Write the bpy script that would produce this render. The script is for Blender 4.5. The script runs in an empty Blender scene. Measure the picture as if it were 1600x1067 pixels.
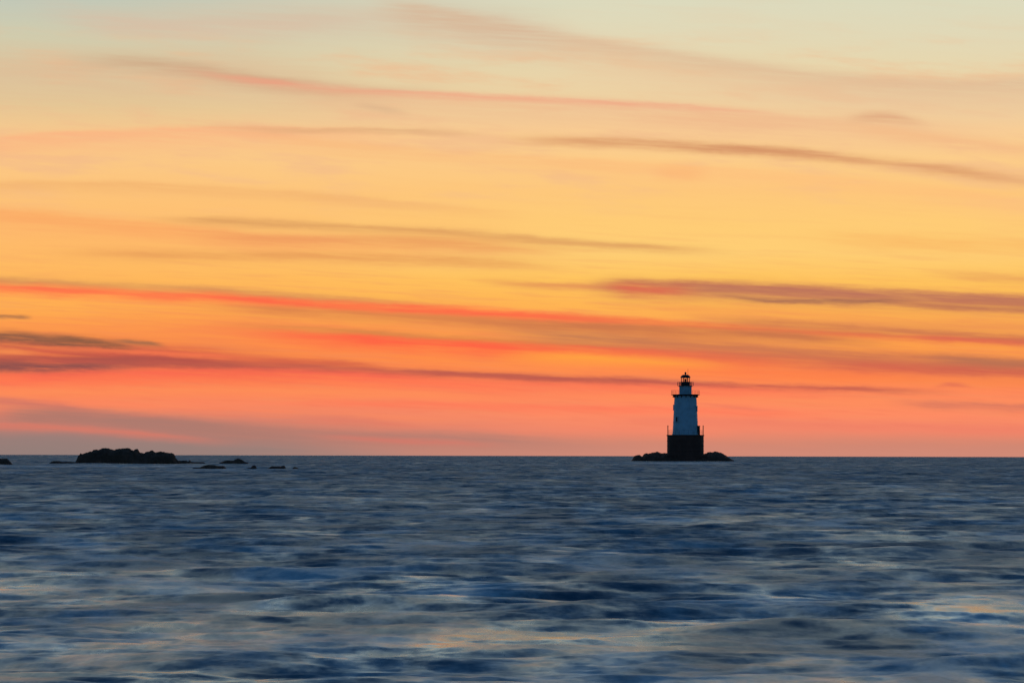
import bpy, bmesh, math, random
import numpy as np
from mathutils import Vector, noise as mnoise

random.seed(7)
rng = np.random.default_rng(11)
S = bpy.context.scene
COL = S.collection

# ------------------------------------------------------------------ camera
LENS = 120.0
F = LENS / 36.0 * 1600.0          # focal length in photo pixels (1600 wide)
CAM_H = 1.66                      # eye height above the water
R_EARTH = 7.4e6                   # earth radius incl. refraction
HOR = 712.0                       # horizon row at the picture centre (photo pixels)
SLOPE = 0.0022                    # tilt of the horizon

cam_d = bpy.data.cameras.new('camera')
cam = bpy.data.objects.new('camera', cam_d)
COL.objects.link(cam)
cam_d.lens = LENS
cam_d.sensor_width = 36.0
cam_d.clip_start = 0.1
cam_d.clip_end = 60000.0
DIP = math.sqrt(2 * CAM_H / R_EARTH)
PITCH = math.atan((HOR - 533.5) / F) - DIP
cam.location = (0, 0, CAM_H)
cam.rotation_euler = (math.pi / 2 + PITCH, -SLOPE, 0)
S.camera = cam

# ------------------------------------------------------------------ colour management
S.view_settings.view_transform = 'Standard'
S.view_settings.look = 'None'
S.view_settings.gamma = 1.0
S.view_settings.exposure = 3.0
SKY_STRENGTH = 0.125              # the dusk is dim: exposed three stops up
S.cycles.use_denoising = True
S.cycles.max_bounces = 4
S.cycles.diffuse_bounces = 1
S.cycles.glossy_bounces = 2


def lin(c):
    return tuple(((v / 255) / 12.92 if v / 255 <= 0.04045 else ((v / 255 + 0.055) / 1.055) ** 2.4) for v in c)


# ------------------------------------------------------------------ node expression helper
class Ex:
    """A scalar socket of a node tree with arithmetic."""
    def __init__(self, tree, s):
        self.t, self.s = tree, s

    def op(self, kind, *others):
        n = self.t.nodes.new('ShaderNodeMath')
        n.operation = kind
        for i, a in enumerate((self,) + others):
            if isinstance(a, Ex):
                self.t.links.new(a.s, n.inputs[i])
            else:
                n.inputs[i].default_value = a
        return Ex(self.t, n.outputs[0])

    def __add__(self, o): return self.op('ADD', o)
    __radd__ = __add__
    def __sub__(self, o): return self.op('SUBTRACT', o)
    def __rsub__(self, o): return Ex(self.t, self.const(o)).op('SUBTRACT', self)
    def __mul__(self, o): return self.op('MULTIPLY', o)
    __rmul__ = __mul__
    def __truediv__(self, o): return self.op('DIVIDE', o)
    def const(self, v):
        n = self.t.nodes.new('ShaderNodeValue')
        n.outputs[0].default_value = v
        return n.outputs[0]
    def max(self, o): return self.op('MAXIMUM', o)
    def min(self, o): return self.op('MINIMUM', o)
    def smooth(self, a, b, lo=0.0, hi=1.0):
        n = self.t.nodes.new('ShaderNodeMapRange')
        n.interpolation_type = 'SMOOTHSTEP'
        self.t.links.new(self.s, n.inputs['Value'])
        n.inputs['From Min'].default_value = a
        n.inputs['From Max'].default_value = b
        n.inputs['To Min'].default_value = lo
        n.inputs['To Max'].default_value = hi
        return Ex(self.t, n.outputs[0])


def vec(t, x, y, z=0.0):
    n = t.nodes.new('ShaderNodeCombineXYZ')
    for i, a in enumerate((x, y, z)):
        if isinstance(a, Ex):
            t.links.new(a.s, n.inputs[i])
        else:
            n.inputs[i].default_value = a
    return n.outputs[0]


def noise(t, v, scale=1.0, detail=2.0, rough=0.5):
    n = t.nodes.new('ShaderNodeTexNoise')
    n.noise_dimensions = '3D'
    t.links.new(v, n.inputs['Vector'])
    n.inputs['Scale'].default_value = scale
    n.inputs['Detail'].default_value = detail
    n.inputs['Roughness'].default_value = rough
    return n


def mixc(t, a, b, f):
    n = t.nodes.new('ShaderNodeMix')
    n.data_type = 'RGBA'
    n.clamp_factor = True
    if isinstance(f, Ex):
        t.links.new(f.s, n.inputs[0])
    else:
        n.inputs[0].default_value = f
    for i, c in ((6, a), (7, b)):
        if isinstance(c, tuple):
            n.inputs[i].default_value = (*c[:3], 1)
        else:
            t.links.new(c, n.inputs[i])
    return n.outputs[2]


def ramp(t, f, stops):
    n = t.nodes.new('ShaderNodeValToRGB')
    e = n.color_ramp.elements
    while len(e) > 1:
        e.remove(e[-1])
    for i, (p, c) in enumerate(stops):
        el = e[0] if i == 0 else e.new(p)
        el.position = p
        el.color = (*lin(c), 1)
    t.links.new(f.s, n.inputs[0])
    return n.outputs[0]


# ------------------------------------------------------------------ sky: afterglow, cloud streaks, dusk sky above
world = bpy.data.worlds.new('World')
S.world = world
world.use_nodes = True
T = world.node_tree
bg = T.nodes['Background']
bg.inputs['Strength'].default_value = SKY_STRENGTH
SUN_AZ = math.radians(3.0)
sky = T.nodes.new('ShaderNodeTexSky')
sky.sky_type = 'NISHITA'
sky.sun_disc = False
sky.sun_elevation = math.radians(0.0)
sky.sun_rotation = SUN_AZ
sky.air_density = 1.0
sky.dust_density = 1.0
sky.ozone_density = 3.0

W_TREE = T
T = bpy.data.node_groups.new('sunset_glow', 'ShaderNodeTree')     # filled before it is used: quicker to build
T.interface.new_socket('Color', in_out='OUTPUT', socket_type='NodeSocketColor')
T.interface.new_socket('Glow', in_out='OUTPUT', socket_type='NodeSocketFloat')
tc = T.nodes.new('ShaderNodeTexCoord')
sp = T.nodes.new('ShaderNodeSeparateXYZ')
T.links.new(tc.outputs['Generated'], sp.inputs[0])
dx, dy, dz = (Ex(T, o) for o in sp.outputs)
fwd = dy.max(0.08)
# sky chart: degrees of azimuth and of elevation, both about the middle of the afterglow
AZ = (dx / fwd) * 57.2958
EL = (dz / fwd) * 57.2958
PX = 57.2958 / F                  # degrees per photo pixel


def az_(x):
    return (x - 800.0) * PX


def el_(x, y):
    return (HOR - y + SLOPE * (x - 800.0)) * PX - DIP * 57.2958


# slow warp of the whole cloud field so that no streak is a clean curve
w1 = noise(T, vec(T, AZ * 0.35, EL * 2.2), 1.0, 3.0, 0.55)
w2 = noise(T, vec(T, AZ * 1.3, EL * 9.0, 4.0), 1.0, 3.0, 0.6)
W1 = Ex(T, w1.outputs[0]) - 0.5
w3 = noise(T, vec(T, AZ * 4.5, (EL + AZ * 0.05) * 26.0, 6.0), 1.0, 3.0, 0.6)
W2 = Ex(T, w2.outputs[0]) - 0.5
W3 = Ex(T, w3.outputs[0]) - 0.5
ELW = EL + W1 * (9 * PX) + W2 * (7 * PX) + W3 * (4 * PX)
# streaky density that follows the drift of the clouds (they sink to the right)
grain = noise(T, vec(T, AZ * 0.55, (EL + AZ * 0.055) * 11.0, 2.0), 1.0, 4.0, 0.6)
GR = Ex(T, grain.outputs[0])
fine = noise(T, vec(T, AZ * 1.1, (EL + AZ * 0.055) * 20.0, 9.0), 1.0, 2.0, 0.5)
FI = Ex(T, fine.outputs[0])
GRAIN = GR.smooth(0.28, 0.58, 0.62, 1.0) * FI.smooth(0.25, 0.58, 0.85, 1.0)

E0, E1 = -0.3, 8.6


def v2f(y):
    return min(1.0, max(0.0, ((712.0 - y) * PX - E0) / (E1 - E0)))


mr = T.nodes.new('ShaderNodeMapRange')
T.links.new((EL + W1 * (14 * PX)).s, mr.inputs['Value'])
mr.inputs['From Min'].default_value = E0
mr.inputs['From Max'].default_value = E1
EF = Ex(T, mr.outputs[0])
left_stops = [(712, (148, 126, 122)), (690, (160, 126, 120)), (672, (190, 126, 112)), (655, (214, 128, 108)),
              (635, (250, 134, 96)), (600, (255, 132, 82)), (570, (252, 128, 74)), (540, (255, 146, 74)),
              (510, (255, 166, 78)), (470, (255, 178, 84)), (420, (255, 186, 98)), (370, (254, 186, 108)),
              (320, (254, 194, 118)), (260, (252, 200, 132)), (215, (248, 200, 140)), (170, (230, 200, 150)),
              (120, (220, 200, 160)), (60, (208, 204, 174)), (0, (194, 200, 184)), (-60, (180, 196, 196))]
right_stops = [(712, (212, 140, 120)), (695, (218, 136, 112)), (675, (242, 136, 106)), (650, (254, 140, 100)),
               (620, (254, 138, 92)), (590, (255, 138, 80)), (555, (255, 156, 74)), (520, (255, 170, 78)),
               (480, (255, 182, 84)), (440, (255, 196, 94)), (400, (255, 206, 116)), (350, (255, 204, 118)),
               (300, (254, 200, 124)), (250, (253, 206, 138)), (205, (250, 206, 148)), (160, (238, 208, 160)),
               (110, (232, 214, 172)), (60, (226, 216, 182)), (0, (220, 218, 190)), (-60, (200, 212, 200))]
base = mixc(T, ramp(T, EF, sorted((v2f(y), c) for y, c in left_stops)),
            ramp(T, EF, sorted((v2f(y), c) for y, c in right_stops)),
            (AZ + W1 * 3.0).smooth(az_(100), az_(1000)))
color = base


BREAK = GR.smooth(0.34, 0.54, 0.50, 1.0) * (W3 + 0.5).smooth(0.26, 0.54, 0.78, 1.0)


def make_streak_group():
    """Opacity of one long cloud: a cubic centre line over azimuth, soft above, below and at both ends."""
    g = bpy.data.node_groups.new('cloud_streak', 'ShaderNodeTree')
    names = ['AZ', 'ELW', 'Grain', 'A0', 'InvLen', 'C3', 'C2', 'C1', 'C0', 'Up', 'Down', 'L0', 'L1', 'R0', 'R1', 'Opacity']
    for n in names:
        k = g.interface.new_socket(n, in_out='INPUT', socket_type='NodeSocketFloat')
        k.default_value = 1.0
    g.interface.new_socket('Alpha', in_out='OUTPUT', socket_type='NodeSocketFloat')
    gi = g.nodes.new('NodeGroupInput')
    I = {n: Ex(g, gi.outputs[n]) for n in names}
    t_ = ((I['AZ'] - I['A0']) * I['InvLen']).max(-0.3).min(1.3)
    e = ((I['C3'] * t_ + I['C2']) * t_ + I['C1']) * t_ + I['C0']
    d = I['ELW'] - e                              # positive above the line
    q = d.max(0.0) * I['Up'] - d.min(0.0) * I['Down']
    al = (q * q * -0.7).op('EXPONENT')
    for u, v, lo, hi in (('L0', 'L1', 0.0, 1.0), ('R0', 'R1', 1.0, 0.0)):
        n = g.nodes.new('ShaderNodeMapRange')
        n.interpolation_type = 'SMOOTHSTEP'
        g.links.new(I['AZ'].s, n.inputs['Value'])
        g.links.new(I[u].s, n.inputs['From Min'])
        g.links.new(I[v].s, n.inputs['From Max'])
        n.inputs['To Min'].default_value = lo
        n.inputs['To Max'].default_value = hi
        al = al * Ex(g, n.outputs[0])
    al = al * I['Grain'] * I['Opacity']
    g_out = g.nodes.new('NodeGroupOutput')
    g.links.new(al.s, g_out.inputs[0])
    return g


STREAK = make_streak_group()


def streak(pts, up, dn, rgb, op, fade=(80, 80), grain=True, open_l=False, open_r=False):
    """One long cloud: centre line through pts (photo pixels), soft above (up) and below (dn)."""
    global color
    a = np.array([(az_(x), el_(x, y)) for x, y in pts])
    a0, a1 = a[0, 0], a[-1, 0]
    deg = min(3, len(pts) - 1)
    c = list(np.polyfit((a[:, 0] - a0) / (a1 - a0), a[:, 1], deg))
    c = [0.0] * (4 - len(c)) + c
    n = T.nodes.new('ShaderNodeGroup')
    n.node_tree = STREAK
    f0, f1 = fade[0] * PX, fade[1] * PX
    vals = {'A0': a0, 'InvLen': 1 / (a1 - a0), 'C3': c[0], 'C2': c[1], 'C1': c[2], 'C0': c[3], 'Up': 1 / (up * 1.15 * PX), 'Down': 1 / (dn * 1.15 * PX),
            'L0': -900 if open_l else a0 - f0, 'L1': -890 if open_l else a0 + f0,
            'R0': 890 if open_r else a1 - f1, 'R1': 900 if open_r else a1 + f1, 'Opacity': op}
    for k, v in vals.items():
        n.inputs[k].default_value = float(v)
    n.inputs['Opacity'].default_value = op * 0.94
    T.links.new(AZ.s, n.inputs['AZ'])
    T.links.new(ELW.s, n.inputs['ELW'])
    if grain == 'broken':
        T.links.new(BREAK.s, n.inputs['Grain'])
    elif grain:
        T.links.new(GRAIN.s, n.inputs['Grain'])
    color = mixc(T, color, lin(rgb), Ex(T, n.outputs[0]))


# faint streaking of the whole glow
color = mixc(T, color, lin((236, 150, 100)), GR.smooth(0.46, 0.72) * EL.smooth(4.6, 2.2, 0.03, 0.28) * EL.smooth(0.2, 1.0))
color = mixc(T, color, lin((255, 214, 120)), FI.smooth(0.5, 0.78) * EL.smooth(1.2, 2.4, 0.0, 0.05) * EL.smooth(3.4, 5.0, 1.0, 0.2))

color = mixc(T, color, lin((232, 112, 84)), FI.smooth(0.48, 0.72) * EL.smooth(3.6, 2.2, 0.0, 0.20) * EL.smooth(0.1, 0.7))
veil = noise(T, vec(T, AZ * 0.42, (EL + AZ * 0.06) * 2.6, 14.0), 1.0, 4.0, 0.58)
VE = Ex(T, veil.outputs[0])
color = mixc(T, color, lin((240, 184, 140)), VE.smooth(0.46, 0.70) * EL.smooth(3.6, 5.0, 0.0, 0.55) * EL.smooth(6.4, 7.4, 1.0, 0.15))
# --- high veils
streak([(100, 24), (200, 37), (290, 41), (420, 37), (560, 30)], 12, 14, (222, 182, 158), .55, (90, 120))
streak([(250, 20), (480, 22), (700, 26), (840, 40)], 16, 30, (214, 192, 166), .55, (140, 90))
streak([(610, 8), (720, 28), (850, 48), (950, 74), (1100, 98), (1300, 121), (1600, 132)], 9, 26, (216, 176, 144), .72, (60, 300), open_r=True)
streak([(900, 90), (1100, 122), (1350, 150), (1600, 158)], 22, 30, (240, 204, 160), .5, (120, 200), open_r=True)
streak([(-60, 104), (150, 112), (330, 116), (520, 140)], 26, 34, (222, 184, 148), .55, (80, 120), open_l=True)
streak([(150, 92), (300, 106), (400, 121), (480, 134), (620, 142)], 7, 12, (204, 166, 132), .75, (90, 100))
streak([(330, 114), (420, 126), (520, 138), (640, 144), (800, 151), (950, 160), (1060, 167), (1180, 175)], 3.5, 5.5, (240, 158, 128), .75, (90, 110))
streak([(480, 146), (700, 158), (950, 172), (1250, 186), (1500, 200)], 8, 28, (238, 188, 144), .6, (120, 160))
streak([(560, 164), (590, 168), (625, 175)], 4, 5, (214, 176, 138), .5, (25, 25))
streak([(1335, 184), (1385, 182), (1430, 188)], 5, 7, (222, 166, 126), .8, (30, 40))
streak([(1330, 197), (1450, 212), (1600, 232)], 6, 12, (244, 184, 132), .6, (80, 80), open_r=True)
streak([(1010, 182), (1160, 188), (1300, 190)], 6, 10, (240, 182, 138), .5, (70, 70))
# --- the pale second tier
streak([(-40, 218), (100, 209), (250, 202), (400, 200), (560, 203)], 3.5, 20, (251, 178, 130), .75, (60, 160), open_l=True)
streak([(380, 199), (520, 202), (640, 204), (720, 208)], 3, 5, (222, 172, 124), .75, (120, 60))
streak([(420, 212), (560, 229), (700, 240), (860, 250), (1000, 262)], 5, 14, (248, 184, 124), .55, (120, 120))
streak([(830, 219), (960, 222), (1080, 228), (1250, 239), (1400, 255), (1500, 268), (1600, 281)], 5.5, 7, (218, 154, 106), .85, (90, 140))
streak([(1020, 222), (1120, 229), (1220, 235), (1300, 243)], 4, 5, (206, 136, 96), .6, (70, 70))
streak([(1030, 270), (1060, 269), (1095, 270)], 9, 9, (250, 180, 116), .8, (25, 25))
streak([(880, 250), (1150, 268), (1400, 290), (1600, 318)], 6, 16, (254, 190, 124), .6, (160, 100), open_r=True)
# --- golden tier
streak([(-40, 287), (120, 288), (260, 289), (400, 297), (520, 308), (720, 326)], 4, 10, (240, 176, 110), .65, (60, 160), open_l=True)
streak([(-40, 330), (120, 343), (260, 358), (420, 374), (640, 388)], 7, 16, (250, 164, 98), .7, (60, 160), open_l=True)
streak([(270, 341), (420, 348), (600, 357), (780, 369), (930, 380), (1090, 391)], 4, 6, (220, 158, 96), .85, (70, 90))
streak([(330, 366), (500, 374), (650, 378), (820, 390)], 7, 9, (236, 152, 94), .75, (90, 90))
streak([(140, 396), (380, 399), (560, 402), (700, 406), (830, 414)], 5, 7, (228, 154, 88), .75, (110, 80))
streak([(560, 372), (760, 380), (900, 392)], 8, 10, (236, 168, 96), .4, (100, 100))
streak([(1300, 372), (1450, 378), (1600, 384)], 8, 12, (248, 176, 96), .55, (100, 80), open_r=True)
# --- dark bar on the right
streak([(1480, 428), (1560, 433), (1640, 437)], 4, 6, (226, 150, 92), .6, (60, 60), open_r=True)
streak([(780, 440), (880, 446), (960, 449), (1080, 456)], 3.5, 5, (222, 140, 86), .75, (80, 80))
streak([(945, 442), (1060, 446), (1200, 451), (1340, 457), (1480, 464), (1640, 471)], 6, 15, (192, 112, 86), 1.0, (45, 100), open_r=True)
streak([(960, 447), (1010, 450), (1070, 452)], 4, 7, (232, 98, 76), .7, (30, 40))
streak([(1080, 448), (1250, 455), (1400, 460), (1600, 470)], 5, 8, (186, 116, 94), .7, (90, 100), open_r=True)
streak([(1150, 464), (1240, 470), (1320, 470), (1400, 470)], 2, 3.5, (156, 100, 84), .9, (50, 50))
streak([(1420, 476), (1520, 481), (1640, 484)], 3, 4, (178, 106, 84), .7, (80, 80), open_r=True)
# --- the long red bar
streak([(-40, 437), (120, 444), (260, 450), (420, 461), (640, 476)], 4.5, 5, (206, 148, 90), .85, (60, 130), open_l=True)
streak([(-40, 447), (150, 455), (300, 463), (500, 475), (700, 487), (850, 495), (1000, 504)], 6, 9, (255, 106, 72), .9, (60, 170), open_l=True)
streak([(350, 464), (520, 476), (720, 488), (900, 498)], 4, 5.5, (255, 96, 70), .7, (120, 120))
streak([(900, 497), (1050, 506), (1200, 515), (1400, 525), (1640, 534)], 4, 6, (238, 108, 72), .85, (120, 100), open_r=True)
streak([(1440, 525), (1530, 530), (1640, 533)], 3, 3.5, (240, 92, 80), .9, (60, 60), open_r=True)
streak([(360, 480), (500, 488), (640, 495), (800, 504), (980, 516), (1160, 527)], 5, 9, (216, 132, 76), 1.0, (110, 130))
streak([(780, 503), (900, 509), (1050, 514), (1200, 522), (1340, 533)], 4, 7, (200, 118, 76), 1.0, (110, 100))
streak([(1130, 499), (1240, 506), (1360, 513), (1500, 522), (1640, 529)], 5, 8, (202, 118, 80), .95, (90, 100), open_r=True)
streak([(1350, 502), (1480, 507), (1640, 512)], 4, 6, (222, 136, 84), .6, (90, 100), open_r=True)
streak([(200, 498), (420, 508), (700, 524), (1000, 540), (1200, 552)], 14, 22, (250, 136, 76), .5, (160, 160))
streak([(-40, 506), (150, 512), (350, 526), (500, 540)], 12, 16, (250, 140, 78), .5, (100, 160), open_l=True)
streak([(1000, 480), (1200, 490), (1400, 500), (1640, 512)], 7, 9, (246, 156, 82), .6, (120, 160), open_r=True)
# --- second red bar and its tan edge
streak([(300, 513), (420, 514), (540, 520), (680, 530)], 6, 12, (246, 132, 78), .6, (110, 110))
streak([(420, 512), (560, 520), (720, 531), (860, 538), (1000, 545)], 3.5, 4.5, (210, 136, 74), .85, (120, 120))
streak([(440, 522), (580, 529), (700, 536), (850, 542), (1000, 549), (1150, 554), (1260, 558)], 4, 14, (255, 98, 68), 1.0, (130, 130))
streak([(820, 521), (960, 531), (1100, 541), (1250, 552), (1400, 562), (1640, 574)], 7, 10, (194, 124, 84), 1.0, (110, 100), open_r=True)
streak([(1000, 541), (1160, 551), (1300, 558), (1440, 566), (1640, 578)], 10, 13, (216, 112, 78), .6, (110, 100), open_r=True)
streak([(1280, 570), (1400, 577), (1500, 580), (1640, 582)], 7, 9, (206, 94, 78), .85, (80, 100), open_r=True)
streak([(1460, 560), (1540, 565), (1640, 570)], 5, 6, (176, 112, 84), .7, (60, 60), open_r=True)
streak([(1200, 588), (1350, 592), (1500, 594), (1640, 597)], 5, 7, (255, 140, 76), .7, (100, 100), open_r=True)
streak([(820, 556), (920, 560), (1020, 566), (1110, 570)], 6, 8, (255, 168, 66), .85, (70, 70))
streak([(1000, 574), (1200, 582), (1420, 588)], 6, 8, (255, 124, 72), .6, (100, 100))
# --- dark bank at the left
streak([(-40, 533), (60, 538), (160, 547), (240, 551)], 6, 8, (184, 104, 78), .6, (60, 70), 'broken', open_l=True)
streak([(-40, 565), (90, 568), (200, 566), (320, 568)], 7, 8, (176, 90, 80), .55, (60, 90), 'broken', open_l=True)
streak([(-30, 493), (20, 495.5), (44, 497)], 2, 2, (176, 118, 76), .9, (8, 10), False, open_l=True)
streak([(-40, 544), (60, 547), (160, 552), (280, 556), (420, 566)], 12, 16, (204, 88, 72), 1.0, (60, 130), 'broken', open_l=True)
streak([(-40, 524), (20, 526), (60, 530), (130, 540)], 6, 8, (134, 90, 70), 1.0, (40, 45), 'broken', open_l=True)
streak([(85, 529), (130, 533), (200, 543)], 5, 6, (138, 92, 68), 1.0, (25, 30), 'broken')
streak([(185, 533), (220, 535), (250, 538)], 2.5, 3, (150, 104, 76), .85, (20, 16), False)
streak([(-40, 549), (0, 549), (45, 552)], 5, 5, (244, 140, 80), .9, (40, 28), False, open_l=True)
streak([(60, 543), (160, 547), (260, 552), (360, 556)], 2.5, 3.5, (250, 122, 78), .85, (40, 60), 'broken')
streak([(40, 563), (160, 566), (300, 566)], 2, 2.5, (236, 100, 78), .7, (40, 60), 'broken')
streak([(-40, 561), (60, 562), (160, 560), (260, 562), (360, 567)], 4, 5, (170, 82, 74), .8, (50, 90), open_l=True)
streak([(-40, 572), (60, 573), (110, 574), (180, 571)], 6, 8, (136, 80, 78), 1.0, (40, 60), 'broken', open_l=True)
streak([(160, 563), (240, 568), (340, 571), (470, 573), (560, 579)], 4, 5, (176, 88, 76), .85, (60, 80))
streak([(400, 562), (480, 565), (540, 568), (600, 577)], 4, 7, (206, 92, 72), .8, (60, 60))
streak([(430, 572), (560, 578), (700, 585), (820, 589), (930, 593), (1060, 599)], 4, 5, (186, 94, 78), .95, (90, 120))
streak([(640, 582), (760, 587), (900, 592), (1000, 596), (1120, 601), (1280, 606), (1420, 611)], 3, 4, (190, 92, 78), .9, (90, 110))
streak([(-40, 588), (100, 588), (240, 582), (380, 579), (520, 586), (700, 596)], 5, 11, (255, 98, 80), .65, (60, 170), open_l=True)
streak([(640, 592), (850, 600), (1050, 606), (1250, 611)], 4, 12, (255, 104, 84), .5, (160, 150))
streak([(-40, 612), (120, 612), (300, 610), (520, 612), (760, 622)], 5, 7, (255, 146, 88), .6, (60, 140), open_l=True)
streak([(500, 628), (760, 634), (1000, 640), (1250, 646)], 4, 6, (255, 112, 86), .5, (120, 120))
streak([(900, 618), (1150, 624), (1400, 628), (1640, 632)], 5, 7, (255, 146, 92), .5, (120, 120), open_r=True)
streak([(120, 630), (300, 636), (520, 646), (700, 654)], 5, 8, (255, 138, 94), .5, (90, 120))
streak([(980, 656), (1180, 660), (1420, 666), (1640, 672)], 5, 7, (236, 124, 102), .5, (120, 120), open_r=True)
# --- grey bank along the horizon
streak([(-40, 625), (30, 627), (80, 632), (140, 640)], 4, 6, (196, 116, 104), .75, (50, 50), open_l=True)
streak([(10, 648), (80, 648), (180, 655), (280, 663), (400, 675)], 8, 12, (168, 120, 108), 1.0, (50, 100))
streak([(150, 655), (300, 668), (460, 676), (640, 684), (880, 694)], 8, 13, (176, 124, 112), .9, (110, 160))
streak([(-40, 664), (80, 667), (200, 676), (330, 688)], 3.5, 5, (224, 122, 102), .8, (60, 90), open_l=True)
streak([(480, 654), (560, 658), (640, 664)], 4, 5, (222, 122, 102), .6, (50, 50))
streak([(520, 682), (640, 688), (760, 694)], 3, 4, (222, 118, 102), .7, (60, 60))
streak([(-40, 696), (150, 697), (340, 701), (520, 706)], 10, 16, (148, 126, 120), .85, (60, 200), open_l=True)
streak([(600, 700), (900, 700), (1250, 700), (1640, 702)], 10, 16, (200, 134, 116), .5, (160, 100), open_r=True)
streak([(1420, 629), (1500, 633), (1640, 636)], 3.5, 5, (206, 116, 96), .85, (50, 60), open_r=True)
streak([(1470, 603), (1486, 601.5), (1510, 603)], 2.5, 2.5, (222, 110, 86), .7, (18, 18), False)
streak([(1100, 633), (1150, 638), (1200, 641)], 2, 2, (232, 118, 96), .5, (40, 40))

# beyond the afterglow the clear dusk sky takes over
# above the frame the glow pales to aqua and then to blue
mu = T.nodes.new('ShaderNodeMapRange')
T.links.new(EL.s, mu.inputs['Value'])
mu.inputs['From Min'].default_value = 8.0
mu.inputs['From Max'].default_value = 40.0
upper = ramp(T, Ex(T, mu.outputs[0]), [(0.0, (206, 214, 196)), (0.10, (198, 214, 210)), (0.25, (184, 206, 212)), (0.5, (142, 174, 194)), (1.0, (84, 118, 152))])
color = mixc(T, color, upper, EL.smooth(7.9, 9.6))
glow = EL.smooth(28.0, 52.0, 1.0, 0.0) * AZ.op('ABSOLUTE').smooth(16.0, 60.0, 1.0, 0.0) * dy.smooth(0.1, 0.4)
go = T.nodes.new('NodeGroupOutput')
T.links.new(color, go.inputs['Color'])
T.links.new(glow.s, go.inputs['Glow'])
T = W_TREE
grp = T.nodes.new('ShaderNodeGroup')
grp.node_tree = bpy.data.node_groups['sunset_glow']
bg2 = T.nodes.new('ShaderNodeBackground')
bg2.inputs['Strength'].default_value = SKY_STRENGTH
dusk = T.nodes.new('ShaderNodeMix')                # sky outside the glow, dimmed and tinted blue to light the tower
dusk.data_type = 'RGBA'
dusk.blend_type = 'MULTIPLY'
dusk.inputs[0].default_value = 1.0
dusk.inputs[7].default_value = (0.165, 0.37, 0.455, 1)
T.links.new(sky.outputs[0], dusk.inputs[6])
T.links.new(dusk.outputs[2], bg.inputs['Color'])
T.links.new(grp.outputs['Color'], bg2.inputs['Color'])
mxs = T.nodes.new('ShaderNodeMixShader')
T.links.new(grp.outputs['Glow'], mxs.inputs[0])
T.links.new(bg.outputs[0], mxs.inputs[1])
T.links.new(bg2.outputs[0], mxs.inputs[2])
T.links.new(mxs.outputs[0], T.nodes['World Output'].inputs['Surface'])

# ------------------------------------------------------------------ materials


def mat(name):
    m = bpy.data.materials.new(name)
    m.use_nodes = True
    return m, m.node_tree, m.node_tree.nodes['Principled BSDF']


def geo_pos(t):
    return t.nodes.new('ShaderNodeTexCoord').outputs['Object']


def painted(name, a, b, rough=0.5, scale=1.0, bump=0.02, metal=0.0):
    m, t, p = mat(name)
    g = geo_pos(t)
    n = noise(t, g, scale, 5.0, 0.6)
    f = Ex(t, n.outputs[0]).smooth(0.40, 0.68)
    t.links.new(mixc(t, a, b, f), p.inputs['Base Color'])
    p.inputs['Roughness'].default_value = rough
    p.inputs['Metallic'].default_value = metal
    p.inputs['Specular IOR Level'].default_value = 0.3
    bn = t.nodes.new('ShaderNodeBump')
    bn.inputs['Distance'].default_value = bump
    t.links.new(n.outputs[0], bn.inputs['Height'])
    t.links.new(bn.outputs[0], p.inputs['Normal'])
    return m


def rusty_white(name):
    m, t, p = mat(name)
    g = geo_pos(t)
    s = t.nodes.new('ShaderNodeSeparateXYZ')
    t.links.new(g, s.inputs[0])
    x, y, z = (Ex(t, o) for o in s.outputs)
    n = noise(t, g, 0.8, 4.0, 0.6)
    run = noise(t, vec(t, x * 2.2, y * 2.2, z * 0.12), 1.0, 4.0, 0.6)
    c = mixc(t, (0.80, 0.80, 0.78), (0.66, 0.65, 0.62), Ex(t, n.outputs[0]).smooth(0.4, 0.7))
    c = mixc(t, c, (0.34, 0.20, 0.12), Ex(t, run.outputs[0]).smooth(0.62, 0.80) * 0.6)
    t.links.new(c, p.inputs['Base Color'])
    p.inputs['Roughness'].default_value = 0.45
    return m


def rock_mat(name):
    m, t, p = mat(name)
    g = geo_pos(t)
    n = noise(t, g, 0.7, 6.0, 0.65)
    v = t.nodes.new('ShaderNodeTexVoronoi')
    v.feature = 'DISTANCE_TO_EDGE'
    v.inputs['Scale'].default_value = 0.5
    t.links.new(g, v.inputs['Vector'])
    c = mixc(t, (0.20, 0.068, 0.034), (0.32, 0.11, 0.06), Ex(t, n.outputs[0]).smooth(0.4, 0.7))
    t.links.new(c, p.inputs['Base Color'])
    p.inputs['Roughness'].default_value = 0.9
    p.inputs['Specular IOR Level'].default_value = 0.15
    h = Ex(t, n.outputs[0]) + Ex(t, v.outputs['Distance']).min(0.12) * 2.0
    bn = t.nodes.new('ShaderNodeBump')
    bn.inputs['Distance'].default_value = 0.25
    t.links.new(h.s, bn.inputs['Height'])
    t.links.new(bn.outputs[0], p.inputs['Normal'])
    return m


def glass_mat(name):
    m, t, p = mat(name)
    t.nodes.remove(p)
    tr = t.nodes.new('ShaderNodeBsdfTransparent')
    tr.inputs[0].default_value = (0.94, 0.95, 0.95, 1)
    gl = t.nodes.new('ShaderNodeBsdfGlossy')
    gl.inputs['Roughness'].default_value = 0.03
    lw = t.nodes.new('ShaderNodeLayerWeight')       # facing term: the same from both sides of the thin pane
    fr = Ex(t, lw.outputs['Facing']).op('POWER', 5.0) * 0.9 + 0.05
    mx = t.nodes.new('ShaderNodeMixShader')
    t.links.new(fr.s, mx.inputs[0])
    t.links.new(tr.outputs[0], mx.inputs[1])
    t.links.new(gl.outputs[0], mx.inputs[2])
    t.links.new(mx.outputs[0], t.nodes['Material Output'].inputs[0])
    return m


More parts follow.
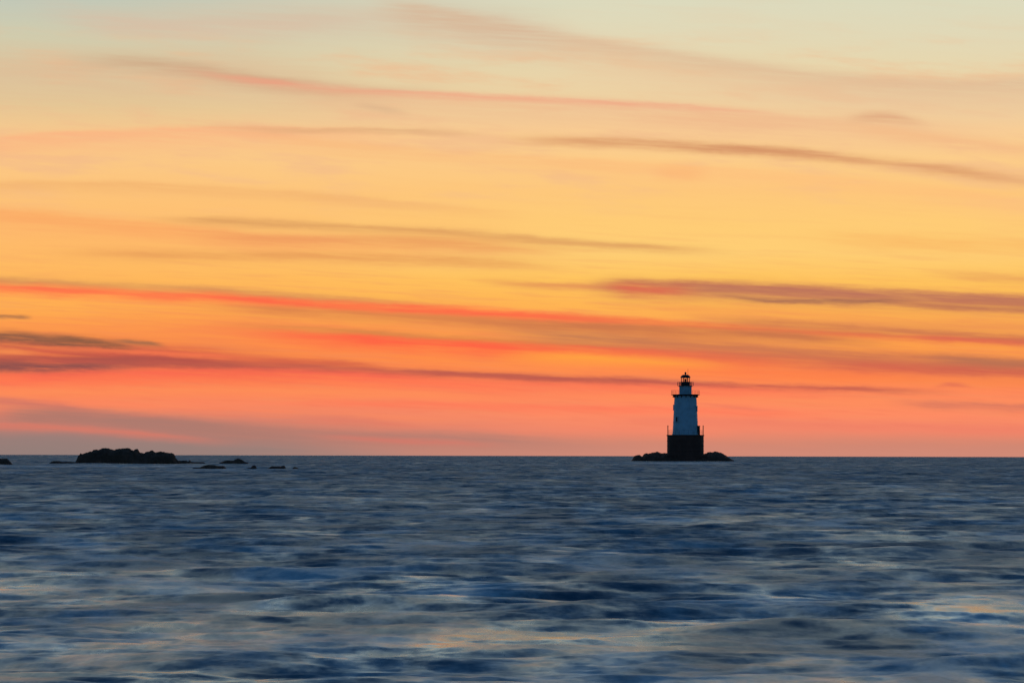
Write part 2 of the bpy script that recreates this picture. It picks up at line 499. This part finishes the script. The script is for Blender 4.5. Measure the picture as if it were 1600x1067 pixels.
def water_mat():
    m, t, p = mat('sea_water')
    geo = t.nodes.new('ShaderNodeNewGeometry')
    s = t.nodes.new('ShaderNodeSeparateXYZ')
    t.links.new(geo.outputs['Position'], s.inputs[0])
    x, y, z = (Ex(t, o) for o in s.outputs)

    def slope(sc, ax, ay, dep, det, ro):
        n = noise(t, vec(t, x * ax, y * ay, dep), sc, det, ro)
        n.inputs['Distortion'].default_value = 0.15
        q = t.nodes.new('ShaderNodeSeparateColor')
        t.links.new(n.outputs['Color'], q.inputs[0])
        return Ex(t, q.outputs[0]) - 0.5, Ex(t, q.outputs[1]) - 0.5
    a0, a1 = slope(0.24, 1.0, 0.40, 0.0, 7.0, 0.72)
    b0, b1 = slope(1.7, 0.8, 0.6, 5.0, 4.0, 0.65)
    nx = a0 * 0.6 + b0 * 0.6
    ny = a1 * 1.2 + b1 * 1.05 - 0.05
    add = t.nodes.new('ShaderNodeVectorMath')
    t.links.new(geo.outputs['Normal'], add.inputs[0])
    t.links.new(vec(t, nx, ny, 0.0), add.inputs[1])
    nrm = t.nodes.new('ShaderNodeVectorMath')
    nrm.operation = 'NORMALIZE'
    t.links.new(add.outputs[0], nrm.inputs[0])
    t.links.new(nrm.outputs[0], p.inputs['Normal'])
    # thin foam and silt drawn out along the crests, plus painted sky sheen
    f1 = noise(t, vec(t, x * 0.75, y * 0.30, 3.0), 0.6, 6.0, 0.70)
    f1.inputs['Distortion'].default_value = 0.2
    f2 = noise(t, vec(t, x * 0.05, y * 0.035, 7.0), 1.0, 3.0, 0.55)
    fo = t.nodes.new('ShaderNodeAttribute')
    fo.attribute_name = 'foam_sheen'
    sh = t.nodes.new('ShaderNodeAttribute')
    sh.attribute_name = 'shelter'
    shf = Ex(t, sh.outputs['Fac'])
    foam_sheen = Ex(t, f1.outputs[0]).smooth(0.40, 0.68) * Ex(t, f2.outputs[0]).smooth(0.32, 0.60, 0.35, 1.0) * (shf * 0.55 + 0.62) + Ex(t, fo.outputs['Fac'])
    c = mixc(t, (0.042, 0.115, 0.145), (0.82, 0.79, 0.74), foam_sheen)
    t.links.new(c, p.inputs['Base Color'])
    # glassy streaks between the ruffled water
    g1 = noise(t, vec(t, x * 1.0, y * 0.36, 11.0), 0.42, 7.0, 0.70)
    g1.inputs['Distortion'].default_value = 0.2
    slick = Ex(t, g1.outputs[0]).smooth(0.40, 0.74)
    rgh = 0.63 - slick * (shf * 0.10 + 0.24) - shf * 0.18
    t.links.new(rgh.s, p.inputs['Roughness'])
    p.inputs['IOR'].default_value = 1.33
    return m


M_WATER = water_mat()
M_WHITE = rusty_white('white_painted_iron')
M_DARK = painted('dark_painted_iron', (0.030, 0.028, 0.027), (0.060, 0.045, 0.036), 0.5, 1.5)
M_DRUM = painted('weathered_caisson_iron', (0.20, 0.056, 0.030), (0.28, 0.075, 0.040), 0.65, 0.7, 0.05)
M_ROCK = rock_mat('dark_wet_rock')
M_GLASS = glass_mat('lantern_glass')
M_LENS = painted('lens_brass', (0.16, 0.09, 0.03), (0.10, 0.06, 0.03), 0.25, 3.0, 0.0, 0.6)
M_PANE = painted('dark_window_glass', (0.010, 0.012, 0.014), (0.016, 0.018, 0.020), 0.08, 1.0, 0.0)

# ------------------------------------------------------------------ the sea


def sea_level(x, y):
    return -(x * x + y * y) / (2 * R_EARTH)


def drop_to_dist(drop_px):
    """Distance of a point on the water that lies drop_px photo pixels below the horizon."""
    a = math.sqrt(drop_px / F)
    lo, hi = 5.0, 4800.0
    for _ in range(60):
        m_ = 0.5 * (lo + hi)
        v = math.sqrt(CAM_H / m_) - math.sqrt(m_ / (2 * R_EARTH))
        if v > a:
            lo = m_
        else:
            hi = m_
    return lo


def horizon_y(x):
    return HOR + SLOPE * (x - 800.0)


def on_water(x, y):
    d = drop_to_dist(y - horizon_y(x))
    return (x - 800.0) / F * d, d


def build_sea():
    # rows: finely spaced where single waves can be told apart
    rows = [0.6, 2.0, 5.0, 9.0, 12.0]
    r = 14.0
    while r < 420.0:
        rows.append(r)
        r *= 1.0034 if r > 18 else 1.006
    while r < 9000.0:
        rows.append(r)
        r *= 1.006 if r < 2500 else 1.02
    rows = np.array(rows)
    dense = np.linspace(-math.radians(14), math.radians(14), 860)
    side = np.concatenate([np.linspace(math.radians(14), math.radians(40), 60)[1:], np.linspace(math.radians(40), math.radians(320), 90)[1:],
                           np.linspace(math.radians(320), math.radians(346), 60)[1:-1]])
    th = np.concatenate([dense, side])
    nr, nc = len(rows), len(th)
    dth = np.gradient(np.concatenate([th, [th[0] + 2 * math.pi]]))[:-1]
    drow = np.gradient(rows)
    X = rows[:, None] * np.sin(th)[None, :]
    Y = rows[:, None] * np.cos(th)[None, :]
    space = np.maximum(drow[:, None] * 0.8, rows[:, None] * dth[None, :])
    Z = np.zeros_like(X)
    calm = np.interp(rows, [0, 20, 60, 160, 400], [0.40, 0.45, 0.70, 0.85, 0.45])[:, None]
    # a wind sea running in towards the shore, soft as in a long exposure
    lam = np.exp(np.linspace(math.log(0.30), math.log(6.0), 84)) * np.exp(rng.normal(0, .02, 84))
    ang = rng.normal(0.0, 0.55, 84) - 0.12
    ph = rng.uniform(0, 2 * math.pi, 84)
    amp = 0.0040 * lam ** 0.75 * rng.uniform(0.6, 1.4, 84)
    for l, a, p_, A in zip(lam, ang, ph, amp):
        k = 2 * math.pi / l
        wgt = np.clip(l / (2.2 * space) - 0.9, 0, 1)
        if wgt.max() <= 0:
            continue
        n_ = int(np.nonzero(wgt.max(1) > 0)[0][-1]) + 1
        Z[:n_] += (A * calm[:n_] * wgt[:n_]) * np.sin(k * (math.sin(a) * X[:n_] + math.cos(a) * Y[:n_]) + p_)
    # longer waves out in the open water
    for q in range(26):
        l = 6.0 * (30.0 / 6.0) ** (q / 25.0)
        a = float(rng.normal(-0.1, 0.5))
        k = 2 * math.pi / l
        wgt = np.clip(l / (2.2 * space) - 0.9, 0, 1) * np.interp(rows, [0, 90, 350], [0, 0, 1])[:, None]
        Z += (0.0018 * l ** 0.8 * wgt) * np.sin(k * (math.sin(a) * X + math.cos(a) * Y) + float(rng.uniform(0, 6.28)))
    # the larger swells that stand out near the bottom of the picture
    for sx, sy, half_w, thick, h_ in SWELLS:
        cx, cy = on_water(sx, sy)
        hw = half_w / F * cy
        u = (X - cx) / hw
        bend = 0.18 * np.sin((X - cx) * 1.3 + sx)
        v = (Y - cy - bend - 0.10 * (X - cx)) / (thick * 1.6)
        g = np.where(np.hypot(X - cx, Y - cy) < 40, 1.0, 0.0)
        Z += g * h_ * 0.8 * np.exp(-u ** 4 * 0.9 - u * u * .4) * np.exp(-v * v)
    Z -= (X * X + Y * Y) / (2 * R_EARTH)
    verts = np.stack([X, Y, Z], -1).reshape(-1, 3)
    i = np.arange(nr - 1)[:, None]
    j = np.arange(nc)[None, :]
    j2 = (j + 1) % nc
    quads = np.stack([(i * nc + j), (i * nc + j2), ((i + 1) * nc + j2), ((i + 1) * nc + j)], -1).reshape(-1, 4)[:, ::-1]
    me = bpy.data.meshes.new('sea')
    nv, nq = len(verts), len(quads)
    fan = [[k, (k + 1) % nc] for k in range(nc)]
    me.vertices.add(nv)
    me.vertices.foreach_set('co', verts.ravel().astype(np.float32))
    me.loops.add(nq * 4)
    me.loops.foreach_set('vertex_index', quads.ravel().astype(np.int32))
    me.polygons.add(nq)
    me.polygons.foreach_set('loop_start', (np.arange(nq) * 4).astype(np.int32))
    me.polygons.foreach_set('loop_total', np.full(nq, 4, np.int32))
    me.polygons.foreach_set('use_smooth', np.ones(nq, bool))
    foam_sheen = np.zeros(nv, np.float32)
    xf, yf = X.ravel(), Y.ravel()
    for (fx, fy, hx, hy, s_) in PAINTED_SHEEN:
        foam_sheen += (s_ * np.exp(-((xf - fx) / hx) ** 2 - ((yf - fy) / hy) ** 2)).astype(np.float32)
    at = me.attributes.new('foam_sheen', 'FLOAT', 'POINT')  # bright horizon reflection put into the water colour as pale patches
    at.data.foreach_set('value', np.clip(foam_sheen, 0, 1))
    at = me.attributes.new('shelter', 'FLOAT', 'POINT')     # calmer water close to the beach
    at.data.foreach_set('value', np.interp(np.hypot(xf, yf), [20, 60, 220], [1, .55, 0]).astype(np.float32))
    me.update(calc_edges=True)
    me.validate()
    me.materials.append(M_WATER)
    o = bpy.data.objects.new('sea', me)
    COL.objects.link(o)
    o['kind'] = 'structure'
    return o


# photo x, photo y, half width in photo px, thickness in metres, height in metres
SWELLS = [(1340, 985, 290, 0.60, 0.10), (930, 955, 170, 0.6, 0.06), (640, 945, 240, 0.6, 0.12), (1400, 865, 190, 0.8, 0.12),
          (130, 905, 170, 0.6, 0.10), (1540, 1045, 150, 0.5, 0.09), (70, 985, 110, 0.5, 0.08), (1180, 930, 120, 0.5, 0.07),
          (700, 890, 160, 0.6, 0.07), (1560, 940, 110, 0.5, 0.09), (360, 1030, 170, 0.45, 0.07)]
PAINTED_SHEEN = [(*on_water(190, 728.5), 13.0, 24.0, .55), (*on_water(330, 735), 7.0, 18.0, .45), (*on_water(1070, 724), 11.0, 50.0, .5), (*on_water(10, 729), 5.0, 22.0, .4)]
# each: x, y, half width, half depth (metres), strength: reflected horizon sheen painted pale below the rocks

# ------------------------------------------------------------------ object helpers


def tag(o, label, cat, group=None):
    o['label'] = label
    o['category'] = cat
    if group:
        o['group'] = group


def link_bm(name, bm, m, parent=None, smooth=True):
    bmesh.ops.recalc_face_normals(bm, faces=bm.faces)
    me = bpy.data.meshes.new(name)
    bm.to_mesh(me)
    bm.free()
    for p in me.polygons:
        p.use_smooth = smooth
    me.materials.append(m)
    o = bpy.data.objects.new(name, me)
    COL.objects.link(o)
    if parent is not None:
        o.parent = parent
    return o


def lathe(bm, prof, n=48, cx=0.0, cy=0.0, rot=0.0):
    """Solid of revolution from (radius, z) pairs; a radius of 0 closes on the axis."""
    rings = []
    for r, z in prof:
        if r < 1e-6:
            rings.append([bm.verts.new((cx, cy, z))])
        else:
            rings.append([bm.verts.new((cx + r * math.cos(2 * math.pi * k / n + rot), cy + r * math.sin(2 * math.pi * k / n + rot), z)) for k in range(n)])
    for a, b in zip(rings, rings[1:]):
        for k in range(n):
            k2 = (k + 1) % n
            if len(a) == 1 and len(b) == 1:
                continue
            if len(a) == 1:
                bm.faces.new((a[0], b[k], b[k2]))
            elif len(b) == 1:
                bm.faces.new((a[k], a[k2], b[0]))
            else:
                bm.faces.new((a[k], a[k2], b[k2], b[k]))


def rod(bm, p, q, r, n=8):
    p, q = Vector(p), Vector(q)
    d = (q - p).normalized()
    u = d.orthogonal().normalized()
    w = d.cross(u)
    A, B = [], []
    for k in range(n):
        c, s = math.cos(2 * math.pi * k / n), math.sin(2 * math.pi * k / n)
        A.append(bm.verts.new(p + (u * c + w * s) * r))
        B.append(bm.verts.new(q + (u * c + w * s) * r))
    for k in range(n):
        k2 = (k + 1) % n
        bm.faces.new((A[k], A[k2], B[k2], B[k]))
    bm.faces.new(A[::-1])
    bm.faces.new(B)


def ring(bm, R, z, r, n=64, m=6):
    grid = []
    for k in range(n):
        a = 2 * math.pi * k / n
        row = []
        for l in range(m):
            b = 2 * math.pi * l / m
            rr = R + r * math.cos(b)
            row.append(bm.verts.new((rr * math.cos(a), rr * math.sin(a), z + r * math.sin(b))))
        grid.append(row)
    for k in range(n):
        for l in range(m):
            bm.faces.new((grid[k][l], grid[(k + 1) % n][l], grid[(k + 1) % n][(l + 1) % m], grid[k][(l + 1) % m]))


def obox(bm, c, dx_, dy_, dz_, ax, ay, az):
    """Box of half sizes dx_,dy_,dz_ along unit axes ax,ay,az."""
    c = Vector(c)
    v = [bm.verts.new(c + ax * (sx * dx_) + ay * (sy * dy_) + az * (sz * dz_)) for sx in (-1, 1) for sy in (-1, 1) for sz in (-1, 1)]
    for f in ((0, 1, 3, 2), (4, 6, 7, 5), (0, 4, 5, 1), (2, 3, 7, 6), (0, 2, 6, 4), (1, 5, 7, 3)):
        bm.faces.new([v[i] for i in f])


# ------------------------------------------------------------------ the lighthouse (0.15 m to a photo pixel)
LX, LY = on_water(1070.8, 720.5)
U = LY / F
WL = 720.5


def hz(y):
    return (WL - y) * U


lh = bpy.data.objects.new('lighthouse', None)
COL.objects.link(lh)
lh.location = (LX, LY, sea_level(LX, LY))
lh.empty_display_size = 5
tag(lh, 'white conical iron lighthouse on a black drum base, its lantern dark against the sunset', 'lighthouse')

# drum foundation
zt = hz(679.4)
rD = 28.6 * U
bm = bmesh.new()
prof = [(0, -1.0), (rD * 1.0, -1.0)]
for k in range(1, 6):                       # riveted plate courses with a thin lap at each joint
    z = -1.0 + (zt + 0.6) * k / 6
    prof += [(rD, z), (rD + 0.05, z + 0.02), (rD + 0.05, z + 0.14), (rD, z + 0.16)]
prof += [(rD, zt - 0.28), (rD + 0.12, zt - 0.22), (rD + 0.12, zt), (0, zt)]
lathe(bm, prof, 72)
link_bm('caisson', bm, M_DRUM, lh, False)

# rail round the drum
bm = bmesh.new()
rr = rD - 0.15
for k in range(24):
    a = 2 * math.pi * (k + 0.5) / 24
    rod(bm, (rr * math.cos(a), rr * math.sin(a), zt - 0.05), (rr * math.cos(a), rr * math.sin(a), zt + 1.05), 0.018, 6)
for h_ in (0.55, 1.05):
    ring(bm, rr, zt + h_, 0.013)
link_bm('base_railing', bm, M_DARK, lh)
for a in (math.radians(186), math.radians(-5)):
    bm = bmesh.new()
    x_, y_ = (rD - 0.14) * math.cos(a), (rD - 0.14) * math.sin(a)
    rod(bm, (x_, y_, zt - 0.1), (x_, y_, hz(665.2)), 0.10, 10)
    lathe(bm, [(0.0, hz(665.2) - 0.02), (0.13, hz(665.2) - 0.02), (0.13, hz(665.2) + 0.05), (0.0, hz(665.2) + 0.12)], 10, x_, y_)
    link_bm('mooring_post', bm, M_DARK, lh)

# tower
z0, z1 = zt, hz(618.6)
r0, r1 = 20.2 * U, 17.2 * U


def rt(z):
    return r0 + (r1 - r0) * (z - z0) / (z1 - z0)


bm = bmesh.new()
prof = [(r0 + 0.10, z0 - 0.02), (r0 + 0.10, z0 + 0.22), (r0 + 0.02, z0 + 0.26)]
for k in range(1, 6):
    z = z0 + (z1 - z0) * k / 6
    prof += [(rt(z - 0.05), z - 0.05), (rt(z) + 0.035, z - 0.045), (rt(z) + 0.035, z + 0.045), (rt(z + 0.05), z + 0.05)]
prof += [(rt(z1), z1), (0, z1)]
lathe(bm, prof, 72)
tw = link_bm('tower', bm, M_WHITE, lh, True)
tw.data.set_sharp_from_angle(angle=math.radians(35))

# main gallery
rg, zg = 22.3 * U, hz(616.4)
bm = bmesh.new()
lathe(bm, [(0, z1 - 0.02), (r1 + 0.06, z1 - 0.02), (r1 + 0.22, z1 + 0.10), (rg, zg - 0.10), (rg, zg + 0.04), (0, zg + 0.04)], 72)
for k in range(16):
    a = 2 * math.pi * k / 16
    d = Vector((math.cos(a), math.sin(a), 0))
    s_ = Vector((-d.y, d.x, 0))
    obox(bm, d * (r1 + 0.20) + Vector((0, 0, z1 - 0.12)), 0.20, 0.045, 0.22, (d + Vector((0, 0, .5))).normalized(), s_, (Vector((0, 0, 1)) - d * .5).normalized())
g_ = link_bm('gallery', bm, M_DARK, lh, False)
bm = bmesh.new()
zg += 0.04
for k in range(20):
    a = 2 * math.pi * (k + .5) / 20
    rod(bm, ((rg - .06) * math.cos(a), (rg - .06) * math.sin(a), zg - .05), ((rg - .06) * math.cos(a), (rg - .06) * math.sin(a), zg + 0.92), 0.018, 6)
for h_ in (0.46, 0.92):
    ring(bm, rg - .06, zg + h_, 0.018)
link_bm('gallery_railing', bm, M_DARK, g_)

# watch room
zw = hz(603.0)
rw = 9.7 * U
bm = bmesh.new()
lathe(bm, [(0, zg - 0.02), (rw + .06, zg - 0.02), (rw + .06, zg + 0.10), (rw, zg + 0.12), (rw, zw - 0.30), (rw + .10, zw - .10), (rw + .10, zw), (0, zw)], 56)
wr = link_bm('watch_room', bm, M_WHITE, lh, True)
wr.data.set_sharp_from_angle(angle=math.radians(35))

# lantern gallery
rl = 12.6 * U
bm = bmesh.new()
lathe(bm, [(0, zw - 0.02), (rw + .12, zw - 0.02), (rl, zw + 0.02), (rl, zw + 0.10), (0, zw + 0.10)], 56)
lg = link_bm('lantern_gallery', bm, M_DARK, lh, False)
bm = bmesh.new()
ztop = hz(597.0)
for k in range(8):
    a = 2 * math.pi * k / 8
    rod(bm, ((rl - .05) * math.cos(a), (rl - .05) * math.sin(a), zw + .05), ((rl - .05) * math.cos(a), (rl - .05) * math.sin(a), ztop), 0.055, 8)
for f_ in (0.35, 0.68, 1.0):
    ring(bm, rl - .05, zw + .1 + (ztop - zw - .1) * f_, 0.022, 48)
link_bm('lantern_railing', bm, M_DARK, lg)

# lantern: parapet, glazing bars, panes, lens
zp, ze = hz(596.6), hz(590.2)
rp = 7.3 * U
bm = bmesh.new()
lathe(bm, [(0, zw + .08), (rp, zw + .08), (rp, zp - .08), (rp + .05, zp - .06), (rp + .05, zp), (0, zp)], 40)
lp = link_bm('lantern_parapet', bm, M_DARK, lh, False)
for k in range(8):
    bm = bmesh.new()
    a = 2 * math.pi * (k + .5) / 8
    rod(bm, ((rp - .06) * math.cos(a), (rp - .06) * math.sin(a), zp - .03), ((rp - .06) * math.cos(a), (rp - .06) * math.sin(a), ze + .05), 0.06, 8)
    link_bm('glazing_bar', bm, M_DARK, lp)
bm = bmesh.new()
for k in range(8):
    a, b = 2 * math.pi * (k + .5) / 8, 2 * math.pi * (k + 1.5) / 8
    ra = rp - .06
    v = [bm.verts.new(c) for c in ((ra * math.cos(a), ra * math.sin(a), zp), (ra * math.cos(b), ra * math.sin(b), zp), (ra * math.cos(b), ra * math.sin(b), ze), (ra * math.cos(a), ra * math.sin(a), ze))]
    bm.faces.new(v)
link_bm('lantern_panes', bm, M_GLASS, lp, False)
bm = bmesh.new()
lathe(bm, [(0, zp), (.26, zp), (.26, zp + .10), (.12, zp + .16), (.18, zp + .30), (.22, zp + .46), (.18, zp + .60), (.08, zp + .70), (0, zp + .72)], 24)
link_bm('lens', bm, M_LENS, lp)

# roof with ventilator ball and lightning rod
bm = bmesh.new()
zr = hz(585.2)
prof = [(0, ze), (rp + .10, ze), (rp + .12, ze + .10)]
for k in range(1, 8):
    a = math.radians(90) * k / 8
    prof.append(((rp + .02) * math.cos(a) ** 0.85, ze + .12 + (zr - ze - .12) * math.sin(a) ** 0.95))
prof.append((0, zr))
lathe(bm, prof, 40)
rf = link_bm('roof', bm, M_DARK, lh, True)
rf.data.set_sharp_from_angle(angle=math.radians(35))
bm = bmesh.new()
zb = hz(581.2)
lathe(bm, [(0.10, zr - .12), (0.10, zr + .04)] + [(0.24 * math.sin(math.pi * k / 10) + (.0), zr + .04 + (zb - zr - .04) * (1 - math.cos(math.pi * k / 10)) / 2) for k in range(2, 10)] + [(0, zb)], 20)
link_bm('ventilator_ball', bm, M_DARK, rf)
bm = bmesh.new()
rod(bm, (3.9 * U, 0.2, ztop - 0.9), (3.9 * U, 0.2, hz(576.0)), 0.028, 6)
rod(bm, (3.9 * U, 0.2, ze + .25), (3.9 * U - .25, 0.2, ze + .25), 0.02, 6)
link_bm('antenna', bm, M_DARK, lh)

# windows (hooded, deep frames) and the door
ZUP = Vector((0, 0, 1))
for off, yy in ((-13.7, 655.2), (-18.6, 636.9), (16.5, 638.6)):
    z = hz(yy)
    R_ = rt(z)
    a = math.asin(max(-1, min(1, off * U / R_)))
    d = Vector((math.sin(a), -math.cos(a), 0))
    s_ = Vector((math.cos(a), math.sin(a), 0))
    c = d * R_ + ZUP * z
    bm = bmesh.new()
    for sx in (-1, 1):
        obox(bm, c + s_ * (sx * 0.33), 0.07, 0.16, 0.50, s_, d, ZUP)
    obox(bm, c + ZUP * 0.58, 0.44, 0.20, 0.08, s_, d, ZUP)
    obox(bm, c - ZUP * 0.56, 0.42, 0.19, 0.06, s_, d, ZUP)
    w_ = link_bm('window', bm, M_WHITE, tw, False)
    bm = bmesh.new()
    obox(bm, c + d * 0.02, 0.26, 0.04, 0.50, s_, d, ZUP)
    link_bm('pane', bm, M_PANE, w_, False)
a = math.radians(79)
d = Vector((math.sin(a), -math.cos(a), 0))
s_ = Vector((math.cos(a), math.sin(a), 0))
c = d * (r0 - 0.05) + ZUP * (zt + 1.0)
bm = bmesh.new()
for sx in (-1, 1):
    obox(bm, c + s_ * (sx * 0.58), 0.10, 0.36, 0.98, s_, d, ZUP)
obox(bm, c + ZUP * 1.06, 0.74, 0.42, 0.08, s_, d, ZUP)
de = link_bm('door_frame', bm, M_DARK, tw, False)
bm = bmesh.new()
obox(bm, c + d * 0.14 - ZUP * 0.02, 0.47, 0.05, 0.96, s_, d, ZUP)
dr = link_bm('door', bm, M_DARK, de, False)


# ------------------------------------------------------------------ rocks
def yy0(t_, D):
    return t_ * D


def rock(name, label, cat, prof, water_y, deep, seed, group=None, rise=0.0, rough=0.5, lumps=1.0):
    """A rock whose skyline follows prof (photo pixels), standing in the water at row water_y."""
    xs = np.array([p[0] for p in prof], float)
    xm = 0.5 * (xs[0] + xs[-1])
    cx, cy = on_water(xm, water_y)
    u = cy / F
    cy += deep * 0.5
    hs = np.array([(water_y + SLOPE * (p[0] - xm) - p[1]) * u for p in prof])
    hs = np.where(hs > 0.3 * u, hs + rise * u, hs)
    px = (xs - xm) * u
    W = px[-1] - px[0]
    nx = int(min(200, max(40, W / 0.12)))
    ny = 34
    bm = bmesh.new()
    grid = []
    for i in range(nx + 1):
        x = px[0] - 0.25 + (W + 0.5) * i / nx
        H = float(np.interp(x, px, hs))
        e = max(0.0, 1 - abs(2 * (x - (px[0] + px[-1]) / 2) / (W + 0.5)) ** 2.6)
        D = deep * (0.30 + 0.70 * e ** 0.5)
        row = []
        for j in range(ny + 1):
            t_ = -1 + 2 * j / ny
            n1 = mnoise.fractal(Vector((x * 0.55 + seed, t_ * deep * 0.5, seed * 3.1)), 1.0, 2.0, 4)
            n2 = mnoise.noise(Vector((x * 2.6 + seed, t_ * deep * 2.2, seed)))
            sh = max(0.0, 1 - abs(t_) ** 2.4)
            z = -0.7 + (max(H, -0.2) + 0.7) * sh ** 0.55
            k_ = abs(t_)
            z -= min(1.0, 3 * k_) * (0.22 * abs(n1) * lumps + 0.10 * n2) * max(0.25, min(1.0, H + .3)) * rough * 2
            cl = mnoise.cell(Vector((x / 0.85 + 0.3 * n1 + seed, yy0(t_, D) / 1.1, seed))) - 0.5
            cl2 = mnoise.cell(Vector((x / 0.37 + 0.4 * n1 + seed, yy0(t_, D) / 0.5, seed + 5))) - 0.5
            z += (0.13 * cl + 0.07 * cl2) * lumps * max(0.0, min(1.0, H * 0.8))
            z += 0.045 * lumps * n2 * max(0.2, min(1.5, H))
            yy = t_ * D + 0.22 * n1 * min(1.0, H + .4)
            row.append(bm.verts.new((x + 0.06 * n2, yy, z)))
        grid.append(row)
    for i in range(nx):
        for j in range(ny):
            bm.faces.new((grid[i][j], grid[i + 1][j], grid[i + 1][j + 1], grid[i][j + 1]))
    # close underneath
    edge = [grid[i][0] for i in range(nx + 1)] + [grid[nx][j] for j in range(1, ny + 1)] + [grid[i][ny] for i in range(nx - 1, -1, -1)] + [grid[0][j] for j in range(ny - 1, 0, -1)]
    bot = [bm.verts.new((v.co.x, v.co.y, -1.4)) for v in edge]
    n = len(edge)
    for k in range(n):
        bm.faces.new((edge[k], edge[(k + 1) % n], bot[(k + 1) % n], bot[k]))
    bm.faces.new(bot)
    o = link_bm(name, bm, M_ROCK, None, False)
    o.location = (cx, cy, sea_level(cx, cy))
    tag(o, label, cat, group)
    return o


rock('rock_islet', 'low dark rock islet that the lighthouse stands on, higher hump at its right end', 'islet',
     [(986.7, 720.7), (990, 716.5), (992, 712.6), (996, 711), (1001, 711), (1003, 713.2), (1005, 713.3), (1007, 708.9), (1011, 707.6),
      (1014, 709), (1019, 707.9), (1024, 706.5), (1028, 706.2), (1033, 707.8), (1041, 708.4), (1060, 709), (1085, 709.2), (1100, 709.4), (1105, 707.8),
      (1111, 706.5), (1118, 706.0), (1127, 706.6), (1133, 709.2), (1137.5, 713.6), (1143, 716.6), (1147.5, 719.2), (1149, 720.8)],
     720.5, 9.0, 3.3, rise=0.6, rough=0.35)
rock('sea_rock', 'largest dark rock, rising highest out of the sea, notched along its top', 'rock',
     [(115, 724), (118, 719), (121, 712), (124, 708.5), (130, 706.8), (137, 704.2), (146, 702.4), (152, 702.2), (157, 700.2), (162, 699.5), (168, 699.6),
      (172, 700.2), (177, 701.6), (182, 701.0), (186, 700.2), (191, 699.6), (197, 699.4), (200, 698.6), (201.5, 700.0), (203, 702.6), (207, 702.8),
      (210, 700.4), (213, 701.8), (215, 705.6), (219, 706.2), (223, 707.6), (226, 705.4), (231, 704.8), (236, 703.6), (241, 704.6), (248, 704.8), (255, 705.2),
      (262, 706.2), (267, 707.0), (270, 708.8), (271.5, 712), (272.5, 716), (276, 719.6)],
     724.4, 4.2, 8.1)
ROCKG = 'small rocks awash around the large rock'
rock('sea_rock', 'small dark rock cut off by the left edge of the picture', 'rock',
     [(-24, 725), (-18, 719), (-8, 716.8), (4, 716.6), (10, 717), (13, 719.5), (16, 723), (19, 726)], 725.3, 1.6, 2.2, ROCKG, 1.1, 0.3, 0.6)
rock('sea_rock', 'low flat rock touching the left foot of the largest rock', 'rock',
     [(75, 724.4), (79, 722.6), (84, 721.2), (90, 721.0), (97, 721.6), (106, 722), (114, 722.2), (120, 723)], 724.3, 1.0, 5.5, ROCKG, 1.1, 0.3, 0.6)
rock('sea_rock', 'low ragged tail of rock trailing off the right foot of the largest rock', 'rock',
     [(268, 722), (273, 718.5), (278, 720), (285, 720.6), (291, 720.4), (294, 722.2), (296.2, 719.2), (298, 722.0), (303, 722.4), (312, 722.6), (319, 722.8), (324, 724.5)], 724.2, 1.0, 6.4, ROCKG, 1.1, 0.3, 0.6)
rock('sea_rock', 'pointed low rock standing off the tail, between it and the open sea', 'rock',
     [(339, 724.4), (345, 723.2), (351, 720.8), (357, 720.2), (365, 720), (369, 717.8), (373, 717.3), (378, 719), (381, 721.8), (386, 723.2), (390, 724.4)], 724.4, 1.2, 1.7, ROCKG, 1.1, 0.3, 0.6)
rock('sea_rock', 'long mound of rock nearest the camera, just right of the tail', 'rock',
     [(297, 733), (303, 731.4), (312, 731), (318, 728.6), (326, 726.9), (333, 727.4), (342, 728.6), (349, 728.6), (351.5, 730.8), (354, 733)], 732.8, 1.0, 9.2, ROCKG, 1.1, 0.3, 0.6)
rock('sea_rock', 'tiny square stub of rock in the gap between two longer nearer rocks', 'rock',
     [(382, 732.8), (388, 731.6), (392, 731), (394.5, 728.2), (399, 727.8), (400.8, 729.6), (402.5, 732.9)], 732.8, 0.6, 4.1, ROCKG, 1.1, 0.3, 0.6)
rock('sea_rock', 'dark slab of rock with a blunt right end, second from the right of the row', 'rock',
     [(416, 733.2), (421, 731.8), (424, 729.2), (430, 728.9), (438, 729), (442, 728.2), (444.5, 728.6), (445.5, 731), (447, 733.3)], 733.1, 0.8, 7.3, ROCKG, 1.1, 0.3, 0.6)
rock('sea_rock', 'tiniest rock, rightmost of the row, barely clear of the water', 'rock',
     [(456, 733), (459, 731), (461, 730.0), (464, 730.8), (467, 733)], 732.9, 0.4, 3.9, ROCKG, 1.1, 0.3, 0.6)
build_sea()
